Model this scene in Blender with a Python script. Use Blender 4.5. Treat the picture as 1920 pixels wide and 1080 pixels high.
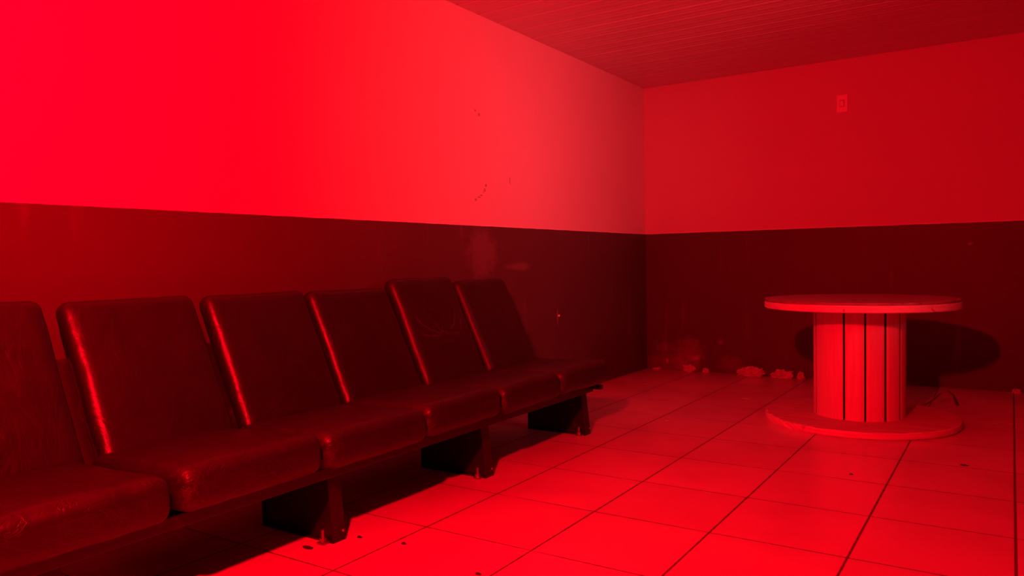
import bpy, bmesh, math, random
from mathutils import Vector, Matrix, noise

for o in list(bpy.data.objects):
    bpy.data.objects.remove(o, do_unlink=True)
S = bpy.context.scene
COL = S.collection
random.seed(7)

# ---------------------------------------------------------------- camera
# world: room corner = origin, left wall x = 0, back wall y = 0, floor z = 0
YAW, PITCH, ROLL = 0.5789, -0.0345, -0.0175
cam_d = bpy.data.cameras.new('camera')
cam = bpy.data.objects.new('camera', cam_d)
COL.objects.link(cam)
fw = Vector((-math.sin(YAW) * math.cos(PITCH), math.cos(YAW) * math.cos(PITCH), math.sin(PITCH)))
rt = fw.cross(Vector((0, 0, 1))).normalized()
up = rt.cross(fw)
c_, s_ = math.cos(ROLL), math.sin(ROLL)
rt2 = c_ * rt + s_ * up
up2 = -s_ * rt + c_ * up
m = Matrix((rt2, up2, -fw)).transposed().to_4x4()
m.translation = Vector((2.8594, -6.6717, 1.0209))
cam.matrix_world = m
cam_d.sensor_width = 36
cam_d.lens = 36 * 1434.2 / 1920
cam_d.clip_start = 0.02
S.camera = cam

# ---------------------------------------------------------------- world, lights, exposure
S.view_settings.view_transform = 'Standard'
S.view_settings.look = 'None'
S.view_settings.exposure = 0.0
S.view_settings.gamma = 1.0
S.view_settings.use_curve_mapping = False
W = bpy.data.worlds.new('world')
S.world = W
W.use_nodes = True
W.node_tree.nodes['Background'].inputs[0].default_value = (0, 0, 0, 1)


def area(name, loc, target, size, power, col, spread=180, sy=None):
    d = bpy.data.lights.new(name, 'AREA')
    d.shape = 'DISK' if sy is None else 'RECTANGLE'
    d.size = size
    if sy:
        d.size_y = sy
    d.energy = power
    d.color = col
    d.spread = math.radians(spread)
    o = bpy.data.objects.new(name, d)
    COL.objects.link(o)
    o.location = loc
    o.rotation_euler = (Vector(target) - Vector(loc)).to_track_quat('-Z', 'Y').to_euler()
    return o


# the red lamp just outside the left edge of the frame
area('red_lamp', (2.1, -6.5, 2.03), (0.40, -4.8, 1.30), 0.12, 232, (1.0, 0.0, 0.0075))
# weaker pinkish light that reaches the room from its open right side
area('pink_lamp', (4.9, -3.2, 1.9), (0.0, -2.0, 1.75), 0.6, 11, (1.0, 0.06, 0.08), 52, 0.9)


# ---------------------------------------------------------------- material helpers
def mat(name, col, rough=0.6, spec=0.5, metal=0.0):
    M = bpy.data.materials.new(name)
    M.use_nodes = True
    b = M.node_tree.nodes['Principled BSDF']
    b.inputs['Base Color'].default_value = (*col, 1)
    b.inputs['Roughness'].default_value = rough
    b.inputs['Specular IOR Level'].default_value = spec
    b.inputs['Metallic'].default_value = metal
    return M


class NT:
    def __init__(self, M):
        self.t = M.node_tree
        self.b = self.t.nodes['Principled BSDF']
        self.n = self.t.nodes
        self.l = self.t.links
        tc = self.n.new('ShaderNodeTexCoord')
        self.co = tc.outputs['Object']
        sp = self.n.new('ShaderNodeSeparateXYZ')
        self.l.new(self.co, sp.inputs[0])
        self.x, self.y, self.z = sp.outputs

    def put(self, sock, v):
        if isinstance(v, bpy.types.NodeSocket):
            self.l.new(v, sock)
        elif hasattr(v, '__len__'):
            sock.default_value = (*v, 1) if len(v) == 3 and len(sock.default_value) == 4 else v
        else:
            sock.default_value = v

    def m(self, op, a, b=0.0, c=0.0, clamp=False):
        n = self.n.new('ShaderNodeMath')
        n.operation = op
        n.use_clamp = clamp
        for i, v in enumerate((a, b, c)):
            self.put(n.inputs[i], v)
        return n.outputs[0]

    def sstep(self, v, a, b):
        n = self.n.new('ShaderNodeMapRange')
        n.interpolation_type = 'SMOOTHSTEP'
        self.put(n.inputs[0], v)
        n.inputs[1].default_value = a
        n.inputs[2].default_value = b
        return n.outputs[0]

    def noise(self, scale, detail=4, rough=0.6, vec=None, stretch=None, dist=0.0):
        v = vec or self.co
        if stretch:
            mp = self.n.new('ShaderNodeMapping')
            mp.inputs['Scale'].default_value = stretch
            self.l.new(v, mp.inputs[0])
            v = mp.outputs[0]
        n = self.n.new('ShaderNodeTexNoise')
        n.inputs['Scale'].default_value = scale
        n.inputs['Detail'].default_value = detail
        n.inputs['Roughness'].default_value = rough
        n.inputs['Distortion'].default_value = dist
        self.l.new(v, n.inputs['Vector'])
        return n.outputs['Fac']

    def mix(self, f, a, b):
        n = self.n.new('ShaderNodeMix')
        n.data_type = 'RGBA'
        self.put(n.inputs[0], f)
        self.put(n.inputs[6], a)
        self.put(n.inputs[7], b)
        return n.outputs[2]

    def bump(self, h, strength, dist=0.01):
        n = self.n.new('ShaderNodeBump')
        n.inputs['Strength'].default_value = strength
        n.inputs['Distance'].default_value = dist
        self.l.new(h, n.inputs['Height'])
        self.l.new(n.outputs[0], self.b.inputs['Normal'])

    def blob(self, axis_v, c, zc, ru, rz, wob=0.0, scale=14):
        """1 inside a ragged ellipse at (c, zc) on a wall"""
        du = self.m('DIVIDE', self.m('SUBTRACT', axis_v, c), ru)
        dz = self.m('DIVIDE', self.m('SUBTRACT', self.z, zc), rz)
        d = self.m('ADD', self.m('MULTIPLY', du, du), self.m('MULTIPLY', dz, dz))
        if wob:
            d = self.m('ADD', d, self.m('MULTIPLY', self.m('SUBTRACT', self.noise(scale, 8, 0.75), 0.5), wob * 2.2 if wob > 1 else wob))
        return self.m('SUBTRACT', 1.0, self.sstep(d, 0.05 if wob > 1 else 0.45, 1.5 if wob > 1 else 1.1))


def wall_mat(name, axis):
    M = mat(name, (0.8, 0.8, 0.8), 0.7, 0.3)
    t = NT(M)
    u = t.y if axis == 'y' else t.x
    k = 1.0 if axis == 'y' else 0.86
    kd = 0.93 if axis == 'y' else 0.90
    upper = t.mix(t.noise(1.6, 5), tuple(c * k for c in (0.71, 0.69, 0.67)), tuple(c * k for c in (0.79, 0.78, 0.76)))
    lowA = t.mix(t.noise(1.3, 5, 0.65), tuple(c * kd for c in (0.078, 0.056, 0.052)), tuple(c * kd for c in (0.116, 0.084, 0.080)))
    # faint vertical runs and wiped patches in the dark gloss paint
    runs = t.sstep(t.noise(9, 3, 0.5, stretch=(1, 1, 0.12) if axis == 'y' else (1, 1, 0.12)), 0.60, 0.80)
    lowB = t.mix(t.m('MULTIPLY', runs, 0.35), lowA, (0.20, 0.17, 0.16))
    wobble = t.m('MULTIPLY', t.m('SUBTRACT', t.noise(7, 4), 0.5), 0.006)
    edge = t.m('ADD', t.z, wobble)
    pale_line = t.m('SUBTRACT', 1.0, t.sstep(t.m('ABSOLUTE', t.m('SUBTRACT', edge, 1.2575)), 0.001, 0.0045))  # thin paler line just above the dark paint
    upper = t.mix(t.m('MULTIPLY', pale_line, 0.7), upper, (0.93, 0.92, 0.90))
    is_low = t.m('SUBTRACT', 1.0, t.sstep(edge, 1.2515, 1.2545))
    if axis == 'y':
        sm = t.m('MULTIPLY', t.blob(t.y, -2.64, 1.08, 0.16, 0.16, 1.6, 9), 0.35)
        lowB = t.mix(sm, lowB, (0.25, 0.21, 0.2))
        sm = t.m('MULTIPLY', t.blob(t.y, -2.2, 0.985, 0.17, 0.03, 1.6, 9), 0.35)
        lowB = t.mix(sm, lowB, (0.25, 0.21, 0.2))
        scr = t.blob(t.y, -1.675, 0.60, 0.006, 0.07, 1.0, 40)
        lowB = t.mix(t.m('MULTIPLY', scr, 0.6), lowB, (0.4, 0.36, 0.34))
        for (yy, zz, ry, rz) in ((-2.585, 1.518, .011, .012), (-2.60, 1.487, .010, .014), (-2.615, 1.472, .005, .009),
                                 (-2.64, 1.45, .016, .006), (-2.665, 1.437, .02, .006), (-2.70, 1.42, .014, .010),
                                 (-2.648, 1.965, .012, .012), (-2.69, 1.985, .012, .008), (-2.3, 1.57, .006, .03)):
            upper = t.mix(t.m('MULTIPLY', t.blob(t.y, yy, zz, ry, rz, 0.9, 60), 0.55), upper, (0.16, 0.12, 0.11))
    else:
        for (xx, zz, rx, rz, k) in ((.40, .13, .15, .17, .30), (.22, .06, .22, .09, .22), (.18, .20, .10, .05, .18),
                                    (.47, .12, .07, .03, .35), (.70, .275, .022, .018, .3), (.20, .085, .015, .03, .7),
                                    (.47, .115, .03, .012, .7), (.80, .08, .12, .08, .18), (2.6, 1.095, .02, .012, .4)):
            lowB = t.mix(t.m('MULTIPLY', t.blob(t.x, xx, zz, rx, rz, 1.8, 16), k), lowB, (0.42, 0.36, 0.34))
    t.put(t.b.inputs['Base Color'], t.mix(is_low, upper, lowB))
    t.put(t.b.inputs['Roughness'], t.m('SUBTRACT', 0.8, t.m('MULTIPLY', is_low, 0.30)))
    grain = t.m('ADD', t.m('MULTIPLY', t.noise(55, 3), 0.25), t.noise(6, 4))
    t.bump(grain, 0.22, 0.012)
    return M


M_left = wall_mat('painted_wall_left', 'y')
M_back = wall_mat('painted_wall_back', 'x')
M_plain = mat('plain_wall', (0.12, 0.11, 0.11), 0.8, 0.2)

# floor tiles
TX, TY, OX, OY = 0.4775, 0.487, 0.4884, -3.9233
M_floor = mat('ceramic_tile', (0.7, 0.7, 0.7), 0.2, 0.5)
t = NT(M_floor)
gu = t.m('DIVIDE', t.m('SUBTRACT', t.x, OX), TX)
gv = t.m('DIVIDE', t.m('SUBTRACT', t.y, OY), TY)
fu = t.m('MULTIPLY', t.m('SUBTRACT', 0.5, t.m('ABSOLUTE', t.m('SUBTRACT', t.m('FRACT', gu), 0.5))), TX)
fv = t.m('MULTIPLY', t.m('SUBTRACT', 0.5, t.m('ABSOLUTE', t.m('SUBTRACT', t.m('FRACT', gv), 0.5))), TY)
wob = t.m('MULTIPLY', t.m('SUBTRACT', t.noise(30, 3), 0.5), 0.004)
ju = t.m('SUBTRACT', 1.0, t.sstep(t.m('ADD', fu, wob), 0.0025, 0.0060))
jv = t.m('SUBTRACT', 1.0, t.sstep(t.m('ADD', fv, wob), 0.0016, 0.0052))
jv = t.m('MULTIPLY', jv, t.sstep(t.noise(2.3, 3), 0.15, 0.50))
# the long joint by the right edge is wider and deeper than the rest
jw = t.m('SUBTRACT', 1.0, t.sstep(t.m('ABSOLUTE', t.m('SUBTRACT', t.x, OX + 5 * TX)), 0.0035, 0.0065))
joint = t.m('MAXIMUM', t.m('MAXIMUM', ju, jv), jw)
wn = t.n.new('ShaderNodeTexWhiteNoise')
cb = t.n.new('ShaderNodeCombineXYZ')
t.l.new(t.m('FLOOR', gu), cb.inputs[0])
t.l.new(t.m('FLOOR', gv), cb.inputs[1])
t.l.new(cb.outputs[0], wn.inputs[0])
cell = wn.outputs[0]
tile = t.mix(cell, (0.66, 0.63, 0.60), (0.74, 0.72, 0.69))
tile = t.mix(t.m('MULTIPLY', t.sstep(t.noise(2.2, 3, 0.5), 0.40, 0.80), 0.35), tile, (0.42, 0.38, 0.35))
tile = t.mix(t.m('MULTIPLY', t.sstep(t.noise(140, 3, 0.6), 0.35, 0.8), 0.12), tile, (0.35, 0.3, 0.28))
# tiles turn darker towards the foot of the back wall
back_dark = t.m('MULTIPLY', t.sstep(t.m('ADD', t.y, t.m('MULTIPLY', t.noise(3, 4), 0.5)), -0.5, 0.35), 0.55)
tile = t.mix(back_dark, tile, (0.22, 0.18, 0.16))
t.put(t.b.inputs['Base Color'], t.mix(t.m('MULTIPLY', joint, 0.9), tile, (0.06, 0.045, 0.04)))
rg = t.m('ADD', 0.16, t.m('MULTIPLY', t.noise(3, 2), 0.16))
t.put(t.b.inputs['Roughness'], t.m('ADD', rg, t.m('MULTIPLY', joint, 0.6), clamp=True))
hh = t.m('ADD', t.m('MULTIPLY', t.m('SUBTRACT', 1.0, joint), 1.0), t.m('MULTIPLY', t.noise(3.0, 2), 0.35))
t.bump(hh, 0.35, 0.004)

M_ceil = mat('pvc_ceiling_board', (0.55, 0.54, 0.53), 0.35, 0.5)
t = NT(M_ceil)
t.put(t.b.inputs['Base Color'], t.mix(t.noise(3, 4, 0.6, stretch=(0.3, 3, 1)), (0.60, 0.59, 0.58), (0.74, 0.73, 0.72)))


def leather_mat(name, col, rough, seat=False):
    M = mat(name, col, rough, 0.5)
    t = NT(M)
    c2 = tuple(c * 1.5 for c in col)
    t.put(t.b.inputs['Base Color'], t.mix(t.noise(3.5, 5), col, c2))
    t.put(t.b.inputs['Roughness'], t.m('ADD', rough - 0.06, t.m('MULTIPLY', t.noise(8, 4), 0.18)))
    wr = t.noise(5, 4, 0.6, stretch=(1, 1.6, 1), dist=1.3)
    if seat:
        # rubbed pale corners with fine creases where people slide off the cushion
        cx = t.sstep(t.x, 0.14, 0.26)
        cy = t.sstep(t.m('MULTIPLY', t.y, -1.0), 0.16, 0.27)
        cor = t.m('MULTIPLY', cx, cy)
        cre = t.m('ABSOLUTE', t.m('SUBTRACT', t.noise(13, 4, 0.6, stretch=(1, .55, 1), dist=1.6), 0.5))
        line = t.m('SUBTRACT', 1.0, t.sstep(cre, 0.0, 0.05))
        wear = t.m('MULTIPLY', cor, t.m('ADD', t.sstep(t.noise(17, 5, .7), .45, .7), line), clamp=True)
        t.put(t.b.inputs['Base Color'], t.mix(wear, t.mix(t.noise(3.5, 5), col, c2), (0.030, 0.024, 0.022)))
        fr = t.sstep(t.x, 0.05, 0.25)
        wr = t.m('ADD', wr, t.m('MULTIPLY', t.m('MULTIPLY', line, -0.22), fr))
    h = t.m('ADD', t.m('MULTIPLY', wr, 1.0), t.m('MULTIPLY', t.noise(260, 2), 0.04))
    t.bump(h, 0.30, 0.02)
    return M


M_leather = leather_mat('dark_leather', (0.011, 0.0085, 0.008), 0.37)
M_worn = leather_mat('worn_dark_leather', (0.013, 0.0105, 0.010), 0.40, True)
M_matte = leather_mat('matte_dark_leather', (0.013, 0.010, 0.0095), 0.46)
M_scuff = leather_mat('scuffed_dark_leather', (0.013, 0.010, 0.0095), 0.42)
t = NT(M_scuff)
for (ax_, ay_, rr_, w_) in ((0.05, -0.06, 0.085, 0.004), (0.03, 0.10, 0.07, 0.003), (0.10, 0.02, 0.12, 0.003)):
    dx_ = t.m('SUBTRACT', t.x, ax_)
    dy_ = t.m('SUBTRACT', t.y, ay_)
    d_ = t.m('SQRT', t.m('ADD', t.m('MULTIPLY', dx_, dx_), t.m('MULTIPLY', t.m('MULTIPLY', dy_, dy_), 0.5)))
    d_ = t.m('ADD', d_, t.m('MULTIPLY', t.m('SUBTRACT', t.noise(9, 4), .5), .05))
    arc = t.m('SUBTRACT', 1.0, t.sstep(t.m('ABSOLUTE', t.m('SUBTRACT', d_, rr_)), 0.0, w_ * 1.6))
    arc = t.m('MULTIPLY', arc, t.m('SUBTRACT', 1.0, t.sstep(dx_, -.03, .01)))
    arc = t.m('MULTIPLY', arc, t.sstep(t.noise(12, 3), .35, .6))
    old = t.b.inputs['Base Color'].links[0].from_socket
    t.put(t.b.inputs['Base Color'], t.mix(t.m('MULTIPLY', arc, 0.8), old, (0.07, 0.055, 0.052)))
M_iron = mat('black_painted_steel', (0.018, 0.015, 0.015), 0.42, 0.5)
t = NT(M_iron)
t.put(t.b.inputs['Base Color'], t.mix(t.sstep(t.noise(14, 5, .7), .55, .75), (0.015, 0.013, 0.013), (0.05, 0.035, 0.03)))
M_bolt = mat('worn_bolt_steel', (0.35, 0.3, 0.3), 0.35, 0.5, 0.8)


def wood_mat(name, a, b, stretch, rough=0.55, chips=None):
    M = mat(name, a, rough, 0.4)
    t = NT(M)
    g = t.noise(6, 6, 0.65, stretch=stretch, dist=0.6)
    col = t.mix(t.sstep(g, 0.3, 0.7), a, b)
    if chips:
        col = t.mix(t.m('MULTIPLY', t.sstep(t.noise(16, 5, 0.7), 0.62, 0.68), chips), col, (0.12, 0.08, 0.06))
    t.put(t.b.inputs['Base Color'], col)
    t.bump(g, 0.35, 0.004)
    return M


M_stave = wood_mat('painted_stave_wood', (0.74, 0.69, 0.64), (0.86, 0.82, 0.77), (9, 9, 0.5), 0.5)
M_disc = wood_mat('painted_disc_wood', (0.44, 0.38, 0.34), (0.64, 0.58, 0.53), (0.6, 9, 9), 0.6, 0.5)
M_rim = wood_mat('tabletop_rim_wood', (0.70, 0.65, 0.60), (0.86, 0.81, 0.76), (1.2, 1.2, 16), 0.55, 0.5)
M_sheet = wood_mat('dark_top_sheet', (0.22, 0.18, 0.17), (0.34, 0.29, 0.27), (0.6, 7, 7), 0.42)
M_plaster = wood_mat('broken_plaster', (0.42, 0.37, 0.34), (0.66, 0.6, 0.56), (3, 3, 3), 0.9)
M_plastic = mat('pale_plastic', (0.93, 0.93, 0.92), 0.25)
M_dark = mat('dark_grit', (0.04, 0.03, 0.03), 0.8)
M_strap = mat('dull_strap', (0.25, 0.2, 0.19), 0.5)


# ---------------------------------------------------------------- mesh helpers
def link(name, bm, m, parent=None, smooth=False, loc=None, rot=None):
    me = bpy.data.meshes.new(name)
    bmesh.ops.recalc_face_normals(bm, faces=bm.faces)
    bm.to_mesh(me)
    bm.free()
    for q in (m if isinstance(m, (list, tuple)) else [m]):
        me.materials.append(q)
    if smooth:
        for pl in me.polygons:
            pl.use_smooth = True
    o = bpy.data.objects.new(name, me)
    COL.objects.link(o)
    if parent:
        o.parent = parent
    if loc:
        o.location = loc
    if rot:
        o.rotation_euler = rot
    return o


def tag(o, label, cat, group=None, kind=None):
    o['label'] = label
    o['category'] = cat
    if group:
        o['group'] = group
    if kind:
        o['kind'] = kind
    return o


def empty(name, loc, label, cat, group=None):
    o = bpy.data.objects.new(name, None)
    o.empty_display_size = 0.1
    COL.objects.link(o)
    o.location = loc
    return tag(o, label, cat, group)


def box(bm, a, b, bev=0.0, seg=2):
    r = bmesh.ops.create_cube(bm, size=1)
    vs = r['verts']
    for v in vs:
        v.co = Vector([a[i] + (v.co[i] + .5) * (b[i] - a[i]) for i in range(3)])
    if bev:
        es = list({e for v in vs for e in v.link_edges})
        bmesh.ops.bevel(bm, geom=es, offset=bev, segments=seg, affect='EDGES', profile=0.5)
    return vs


def struct(name, bm, m):
    o = link(name, bm, m)
    o['kind'] = 'structure'
    return o


# ---------------------------------------------------------------- the room
XR, YF, H = 5.6, -8.8, 2.6
bm = bmesh.new(); box(bm, (-.15, YF, -.12), (XR, .15, 0)); struct('floor', bm, M_floor)
bm = bmesh.new(); box(bm, (-.15, YF, 0), (0, .15, H)); struct('wall_left', bm, M_left)
bm = bmesh.new(); box(bm, (0, 0, 0), (XR, .15, H)); struct('wall_back', bm, M_back)
bm = bmesh.new(); box(bm, (XR, YF, -.12), (XR + .15, .15, H + .1)); struct('wall_right', bm, M_plain)
bm = bmesh.new(); box(bm, (-.15, YF - .15, -.12), (XR + .15, YF, H + .1)); struct('wall_front', bm, M_plain)

# ceiling: tongue and groove PVC boards that run along the back wall
bm = bmesh.new()
prof = []
pit = 0.109
y = -2.21 + pit * 20
ys = []
while y > YF:
    ys.append(y)
    y -= pit
prof.append((.15, H))
for k, yy in enumerate(ys):
    if yy > .13:
        continue
    d = (0.015, 0.004, 0.009, 0.003, 0.012, 0.006)[k % 6]
    wd = d * 1.1
    prof += [(yy + .004 + wd, H), (yy + .001, H + d), (yy - .005, H + d), (yy - .006, H)]
    prof += [(yy - .034, H), (yy - .0365, H + .003), (yy - .039, H)]
prof.append((YF, H))
va = [bm.verts.new((-.15, a, b)) for a, b in prof]
vb = [bm.verts.new((XR, a, b)) for a, b in prof]
for i in range(len(prof) - 1):
    bm.faces.new((va[i], va[i + 1], vb[i + 1], vb[i]))
ta = [bm.verts.new((x, yv, H + .1)) for x, yv in ((-.15, .15), (-.15, YF), (XR, YF), (XR, .15))]
bm.faces.new(ta)
bm.faces.new(va + [ta[1], ta[0]])
bm.faces.new(vb + [ta[2], ta[3]])
bm.faces.new((va[0], vb[0], ta[3], ta[0]))
bm.faces.new((va[-1], vb[-1], ta[2], ta[1]))
struct('ceiling', bm, M_ceil)

# ---------------------------------------------------------------- row of joined seats
bench = empty('row_seating', (0.5, -4.2, 0),
              'long row of dark leather seats joined on one frame along the left wall', 'bench')
BO = Vector((0.5, -4.2, 0))


def cushion_bm(sx, sy, sz, r, crown, seed, n=30, wr=0.006, taper=0.0):
    """soft rounded block centred at 0; +Z is the crowned face"""
    bm = bmesh.new()
    hx, hy, hz = sx / 2, sy / 2, sz / 2
    bmesh.ops.create_grid(bm, x_segments=1, y_segments=1, size=1)
    bm.clear()
    nn = (n, n, max(8, n // 3))

    def axis_pts(h, k):
        return [-h + 2 * h * i / k for i in range(k + 1)]
    cache = {}

    def V(p):
        key = tuple(round(c, 5) for c in p)
        if key not in cache:
            cache[key] = bm.verts.new(p)
        return cache[key]
    hs = (hx, hy, hz)
    for ax in range(3):
        a, b = [i for i in range(3) if i != ax]
        A, B = axis_pts(hs[a], nn[a]), axis_pts(hs[b], nn[b])
        for s in (-1, 1):
            for i in range(nn[a]):
                for j in range(nn[b]):
                    q = []
                    for (u, w) in ((A[i], B[j]), (A[i + 1], B[j]), (A[i + 1], B[j + 1]), (A[i], B[j + 1])):
                        p = [0, 0, 0]
                        p[a], p[b], p[ax] = u, w, s * hs[ax]
                        q.append(V(p))
                    bm.faces.new(q)
    off = Vector((seed * 3.1, seed * 1.7, seed * .9))
    for v in bm.verts:
        p = v.co.copy()
        inner = Vector([max(-(hs[i] - r), min(hs[i] - r, p[i])) for i in range(3)])
        d = p - inner
        if d.length > 1e-7:
            nrm = d.normalized()
            q = inner + nrm * r
        else:
            nrm = Vector((0, 0, 1 if p.z > 0 else -1))
            q = p
        ux, uy = p.x / hx, p.y / hy
        if p.z > 0:
            q.z += crown * max(0, (1 - ux * ux)) * max(0, (1 - uy * uy))
        q.y *= 1 - taper * (ux * 0.5 + 0.5)
        w = noise.noise(q * 7 + off) * wr + noise.noise(q * 18 + off) * wr * .35
        q += nrm * w
        v.co = q
    return bm


# y of the joints between seats, read along the bench from its far end
joints = [-2.59, -3.165, -3.715, -4.268, -4.825, -5.385, -5.945]
words = ['seat_cushion', 'backrest']
tops = [0.928, 0.953, 0.912, 0.919, 0.922, 0.933]
narrow = [0.014, 0.008, 0.004, 0.020, 0.030, 0.0]     # backrests differ a little in width
for k in range(6):
    y1, y0 = joints[k], joints[k + 1]
    yc, w = (y0 + y1) / 2, (y1 - y0)
    # seat: local X = depth towards the room
    dep = 0.53
    bm = cushion_bm(dep, w - (.006, .010, .006, .012, .022, .028)[k], 0.135, 0.044, 0.014, k + 2, wr=0.007)
    o = link('seat_cushion', bm, M_worn, bench, True,
             Vector((0.88 - dep / 2, yc, 0.355 + (0.004, 0, 0.004, -0.003, 0.005, 0)[k])) - BO,
             (0.0, math.radians(-2.6), 0.0))
    # lapped seam at the foot of each backrest
    lean = math.atan2(0.235, 0.50) + math.radians((0.0, -0.7, 0.5, 0, 0.6, 0)[k])
    L = (tops[k] - 0.375) / math.cos(lean)
    bw = w - 0.022 - narrow[k] - (.03 if k == 0 else 0)
    bm = cushion_bm(L, bw, 0.085, 0.040, 0.010, k + 11, wr=0.004, taper=0.0)
    # local X up the back, local Z out of its face
    fx, fz = 0.425, 0.375
    upv = Vector((-math.sin(lean), 0, math.cos(lean)))
    nv = Vector((math.cos(lean), 0, math.sin(lean)))
    c = Vector((fx, y0 + .011 + narrow[k] + bw / 2, fz)) + upv * L / 2 - nv * 0.0425
    R = Matrix((upv, nv.cross(upv), nv)).transposed()
    o = link('backrest', bm, (M_matte, M_scuff)[k] if k < 2 else M_leather, bench, True, c - BO, R.to_euler())

# two long rails and a back rail
for (xa, xb, za, zb) in ((0.74, 0.79, 0.245, 0.289), (0.40, 0.45, 0.245, 0.275)):
    bm = bmesh.new()
    box(bm, (xa, -5.93, za), (xb, -2.645, zb), 0.004)
    link('rail', bm, M_iron, bench, False, -BO)
# sloping board that joins the backrests from behind
lean0 = math.atan2(0.235, 0.50)
bm = bmesh.new()
box(bm, (0.03, -5.90, -0.010), (0.42, -2.70, 0.010), 0.003)
Rb = Matrix((Vector((-math.sin(lean0), 0, math.cos(lean0))), Vector((0, 1, 0)), -Vector((math.cos(lean0), 0, math.sin(lean0))))).transposed()
cb0 = Vector((0.425, 0, 0.375)) - Vector((math.cos(lean0), 0, math.sin(lean0))) * 0.097
link('back_board', bm, M_iron, bench, False, cb0 - BO, Rb.to_euler())
bm = bmesh.new()
box(bm, (0.45, -2.665, 0.262), (0.85, -2.635, 0.288), 0.003)
link('end_bar', bm, M_iron, bench, False, -BO)
# slab legs of folded steel: wide plate seen from the side, flange towards the room
for yl in (-2.68, -3.69, -4.66, -5.66):
    bm = bmesh.new()
    th = 0.006
    wfl = 0.062

    def prism(pts, ya, yb):
        a = [bm.verts.new((px, ya, pz)) for px, pz in pts]
        b = [bm.verts.new((px, yb, pz)) for px, pz in pts]
        bm.faces.new(a)
        bm.faces.new(b[::-1])
        for i in range(len(pts)):
            j = (i + 1) % len(pts)
            bm.faces.new((a[i], a[j], b[j], b[i]))
    prism([(0.39, 0), (0.785, 0), (0.757, 0.246), (0.39, 0.246)], yl - th - wfl / 2 - .01, yl - wfl / 2 - .01)
    prism([(0.779, 0), (0.787, 0), (0.759, 0.246), (0.751, 0.246)], yl - wfl, yl)
    prism([(0.39, 0), (0.396, 0), (0.396, 0.246), (0.39, 0.246)], yl - wfl, yl)
    prism([(0.39, 0), (0.785, 0), (0.785, 0.006), (0.39, 0.006)], yl - wfl - .004, yl + .0)
    lg = link('leg', bm, M_iron, bench, False, -BO)
    # foot bolt on a little tab at the front of the leg
    bm = bmesh.new()
    box(bm, (0.735, yl - wfl - .036, 0.0), (0.77, yl - wfl - .003, 0.008), 0.002)
    bmesh.ops.create_cone(bm, cap_ends=True, segments=6, radius1=.013, radius2=.013, depth=.014,
                          matrix=Matrix.Translation((0.752, yl - wfl - .020, 0.015)))
    bmesh.ops.create_cone(bm, cap_ends=True, segments=12, radius1=.007, radius2=.006, depth=.034,
                          matrix=Matrix.Translation((0.752, yl - wfl - .020, 0.035)))
    fb = link('foot_bolt', bm, M_bolt, lg)
    fb['label'] = 'worn steel foot bolt'
    bm = bmesh.new()
    bmesh.ops.create_uvsphere(bm, u_segments=10, v_segments=6, radius=.006,
                              matrix=Matrix.Translation((0.7865, yl - .014, 0.035)))
    link('rivet', bm, M_bolt, lg, True)

# ---------------------------------------------------------------- cable spool table
TCX, TCY = 2.07, -1.56
spool = empty('cable_spool_table', (TCX, TCY, 0),
              'upturned wooden cable spool used as a round table in front of the back wall', 'table')


def disc_bm(r, z0, z1, seed, chip=0.0, chip_dir=None, bev=0.004, n=180, low=None):
    bm = bmesh.new()
    rings = [(0.0, z1), (r * .5, z1), (r - .02, z1), (r - bev, z1), (r, z1 - bev), (r, (z0 + z1) / 2), (r, z0 + (low or bev)), (r - (low or bev) * 1.4, z0),
             (r * .5, z0), (0.0, z0)]
    prev = None
    for i, (rr, zz) in enumerate(rings):
        if rr == 0:
            cur = [bm.verts.new((0, 0, zz))]
        else:
            cur = []
            for k in range(n):
                a = 2 * math.pi * k / n
                q = rr
                dz = 0
                if rr > r - .01 and chip:
                    amt = chip * .15
                    if chip_dir is not None:
                        dlt = math.cos(a - chip_dir)
                        amt += chip * max(0, dlt) ** 4
                    nz = noise.noise(Vector((math.cos(a) * 9, math.sin(a) * 9, seed + zz * 40)))
                    q -= abs(nz) * amt + amt * .2
                    if zz > (z0 + z1) / 2:
                        dz = -abs(noise.noise(Vector((math.cos(a) * 14, math.sin(a) * 14, seed + 5)))) * amt * .9
                cur.append(bm.verts.new((q * math.cos(a), q * math.sin(a), zz + dz)))
        if prev:
            if len(prev) == 1:
                for k in range(n):
                    bm.faces.new((prev[0], cur[k], cur[(k + 1) % n]))
            elif len(cur) == 1:
                for k in range(n):
                    bm.faces.new((prev[k], cur[0], prev[(k + 1) % n]))
            else:
                for k in range(n):
                    bm.faces.new((prev[k], cur[k], cur[(k + 1) % n], prev[(k + 1) % n]))
        prev = cur
    bm.normal_update()
    for f in bm.faces:
        f.material_index = 1 if abs(f.normal.z) < .8 else 0
    return bm


link('base_disc', disc_bm(0.555, 0.0, 0.044, 3, 0.024, math.radians(210), low=.009), (M_disc, M_rim), spool)  # base rim takes the paler wood: its catch of light put into colour
link('tabletop', disc_bm(0.553, 0.702, 0.744, 8, 0.007, math.radians(200)), (M_rim, M_rim), spool)
sh = link('top_sheet', disc_bm(0.551, 0.744, 0.760, 15, 0.011, math.radians(-30), 0.002), (M_sheet, M_sheet), spool)
sh['label'] = 'thin dark sheet covering the tabletop'
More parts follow.
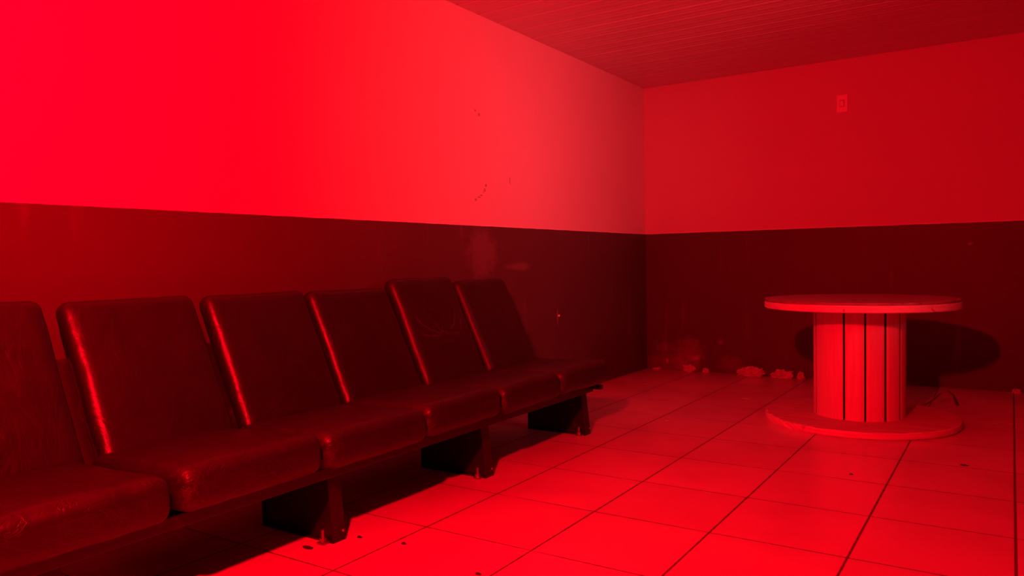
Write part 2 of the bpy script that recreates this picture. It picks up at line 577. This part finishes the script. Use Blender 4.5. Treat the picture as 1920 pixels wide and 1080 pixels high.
# staves with open joints round a core
bm = bmesh.new()
NS = 14
a0 = math.radians(-81.2 - 18)      # one joint sits here as seen from the room
rc = 0.262
gap = 0.0115 / rc
for k in range(NS - 1):          # the last one is a double-width board
    s0 = a0 + 2 * math.pi * k / NS + gap / 2
    s1 = a0 + 2 * math.pi * (k + (1 if k < NS - 2 else 2)) / NS - gap / 2
    jit = random.uniform(-.002, .002)
    nseg = 8
    out0, out1, in0, in1 = [], [], [], []
    for j in range(nseg + 1):
        a = s0 + (s1 - s0) * j / nseg
        e = .003 if j in (0, nseg) else 0
        for lst, rr, zz in ((out0, rc + jit - e, .0415), (out1, rc + jit - e, .7025), (in0, rc - .028, .0415), (in1, rc - .028, .7025)):
            lst.append(bm.verts.new((rr * math.cos(a), rr * math.sin(a), zz)))
    for j in range(nseg):
        bm.faces.new((out0[j], out0[j + 1], out1[j + 1], out1[j]))
        bm.faces.new((in0[j], in1[j], in1[j + 1], in0[j + 1]))
        bm.faces.new((out0[j], in0[j], in0[j + 1], out0[j + 1]))
        bm.faces.new((out1[j], out1[j + 1], in1[j + 1], in1[j]))
    bm.faces.new((out0[0], out1[0], in1[0], in0[0])).material_index = 1
    bm.faces.new((out0[-1], in0[-1], in1[-1], out1[-1])).material_index = 1
link('column', bm, (M_stave, M_dark), spool)

# ---------------------------------------------------------------- small things on the walls
plate = empty('switch_plate', (1.711, 0, 2.247), 'small pale light switch plate high on the back wall', 'switch')
bm = bmesh.new(); box(bm, (-.041, -.009, -.07), (.041, 0.0, .07), .003); link('cover', bm, M_plastic, plate)
bm = bmesh.new(); box(bm, (-.018, -.0125, -.028), (.018, -.0085, .028), .002); link('frame', bm, mat('grey_plastic', (.55, .54, .52), .4), plate)
bm = bmesh.new(); vs = box(bm, (-.012, -.018, -.020), (.012, -.012, .020), .0015); link('toggle', bm, M_plastic, plate, rot=(math.radians(7), 0, 0))

bm = bmesh.new()
bmesh.ops.create_cone(bm, cap_ends=True, segments=12, radius1=.009, radius2=.006, depth=.012,
                      matrix=Matrix.Translation((0.006, 0, 0)) @ Matrix.Rotation(math.pi / 2, 4, 'Y'))
tag(link('wall_screw', bm, M_plastic, None, True, (0, -1.664, .607)),
    'pale screw head in the dark lower left wall beyond the last seat', 'screw')


def lump(name, loc, s, seed, m, label, cat, group=None, rough=.55):
    bm = bmesh.new()
    bmesh.ops.create_icosphere(bm, subdivisions=4, radius=1)
    for v in bm.verts:
        n = noise.noise(v.co * 1.6 + Vector((seed, seed * 2, 0))) * rough + noise.noise(v.co * 4 + Vector((seed, 0, seed))) * rough * .9 + noise.noise(v.co * 11 + Vector((0, seed, seed))) * rough * .2
        v.co = v.co * (1 + n)
        v.co = Vector((v.co.x * s[0], v.co.y * s[1], max(-.55, v.co.z) * s[2]))
    lo = min(v.co.z for v in bm.verts)
    for v in bm.verts:
        v.co.z -= lo
    return tag(link(name, bm, m, None, False, loc), label, cat, group)


G = 'fallen plaster at the foot of the back wall'
lump('plaster_chunk', (0.99, -.06, 0), (.095, .035, .050), 1, M_plaster,
     'largest pale chunk of broken plaster at the back wall, left of the spool', 'rubble', G)
lump('plaster_chunk', (1.245, -.06, 0), (.078, .032, .040), 2, M_plaster,
     'second largest pale plaster chunk, between the largest chunk and the spool', 'rubble', G)
lump('plaster_chunk', (1.39, -.04, 0), (.025, .02, .035), 3, M_plaster,
     'small upright plaster crumb right beside the left side of the spool column', 'rubble', G)
lump('plaster_chunk', (0.115, -.03, 0), (.040, .022, .012), 4, M_plaster,
     'flat plaster flake on the floor nearest the room corner', 'rubble', G)
lump('plaster_chunk', (0.42, -.035, 0), (.050, .022, .035), 5, M_plaster,
     'small plaster piece below the pale stain on the back wall', 'rubble', G)
lump('plaster_chunk', (0.575, -.03, 0), (.028, .018, .022), 6, M_plaster,
     'tiny plaster bit just right of the pale wall stain', 'rubble', G)
lump('plaster_chunk', (2.895, -.04, 0), (.025, .018, .02), 9, M_plaster,
     'plaster crumb at the back wall by the wide floor joint at far right', 'rubble', G)

G2 = 'dark bits of grit on the tiles'
for (x, y, sx, sy, lb) in ((.823, -4.627, .010, .006, 'dark grit speck on the tile beside the nearest visible bench leg'),
                           (1.01, -4.592, .009, .006, 'dark grit speck on the tiles one step out from the bench'),
                           (1.403, -4.674, .010, .006, 'dark grit speck at the bottom edge of the picture'),
                           (2.672, -2.428, .015, .007, 'dark grit flake on the tiles right of the spool base'),
                           (2.237, -2.855, .007, .004, 'tiny dark grit speck in front of the spool base'),
                           (.735, -4.80, .022, .010, 'dark scrap on the floor at the foot bolt of the nearest visible bench leg')):
    lump('grit', (x, y, 0), (sx, sy, .0035), x * 7, M_dark, lb, 'debris', G2)

# bent strip lying behind the spool
bm = bmesh.new()
path = [(2.32, -1.02, .004), (2.37, -.93, .012), (2.42, -.86, .045), (2.46, -.81, .085), (2.50, -.78, .095), (2.53, -.77, .07), (2.545, -.77, .03), (2.56, -.78, .004)]
sec = []
for i, pt in enumerate(path):
    pt = Vector(pt)
    tg = (Vector(path[min(i + 1, len(path) - 1)]) - Vector(path[max(i - 1, 0)])).normalized()
    sd = Vector((-.55, .83, 0)) * .018
    nr = tg.cross(sd).normalized() * .0025
    sd = Vector((.55, .83, 0)).normalized() * .016
    sec.append([bm.verts.new(pt + sd + nr), bm.verts.new(pt - sd + nr), bm.verts.new(pt - sd - nr), bm.verts.new(pt + sd - nr)])
for a, b in zip(sec, sec[1:]):
    for j in range(4):
        bm.faces.new((a[j], a[(j + 1) % 4], b[(j + 1) % 4], b[j]))
bm.faces.new(sec[0]); bm.faces.new(sec[-1][::-1])
tag(link('bent_strap', bm, M_strap, None, True), 'bent strap standing in a hoop on the floor behind the spool base', 'strap')
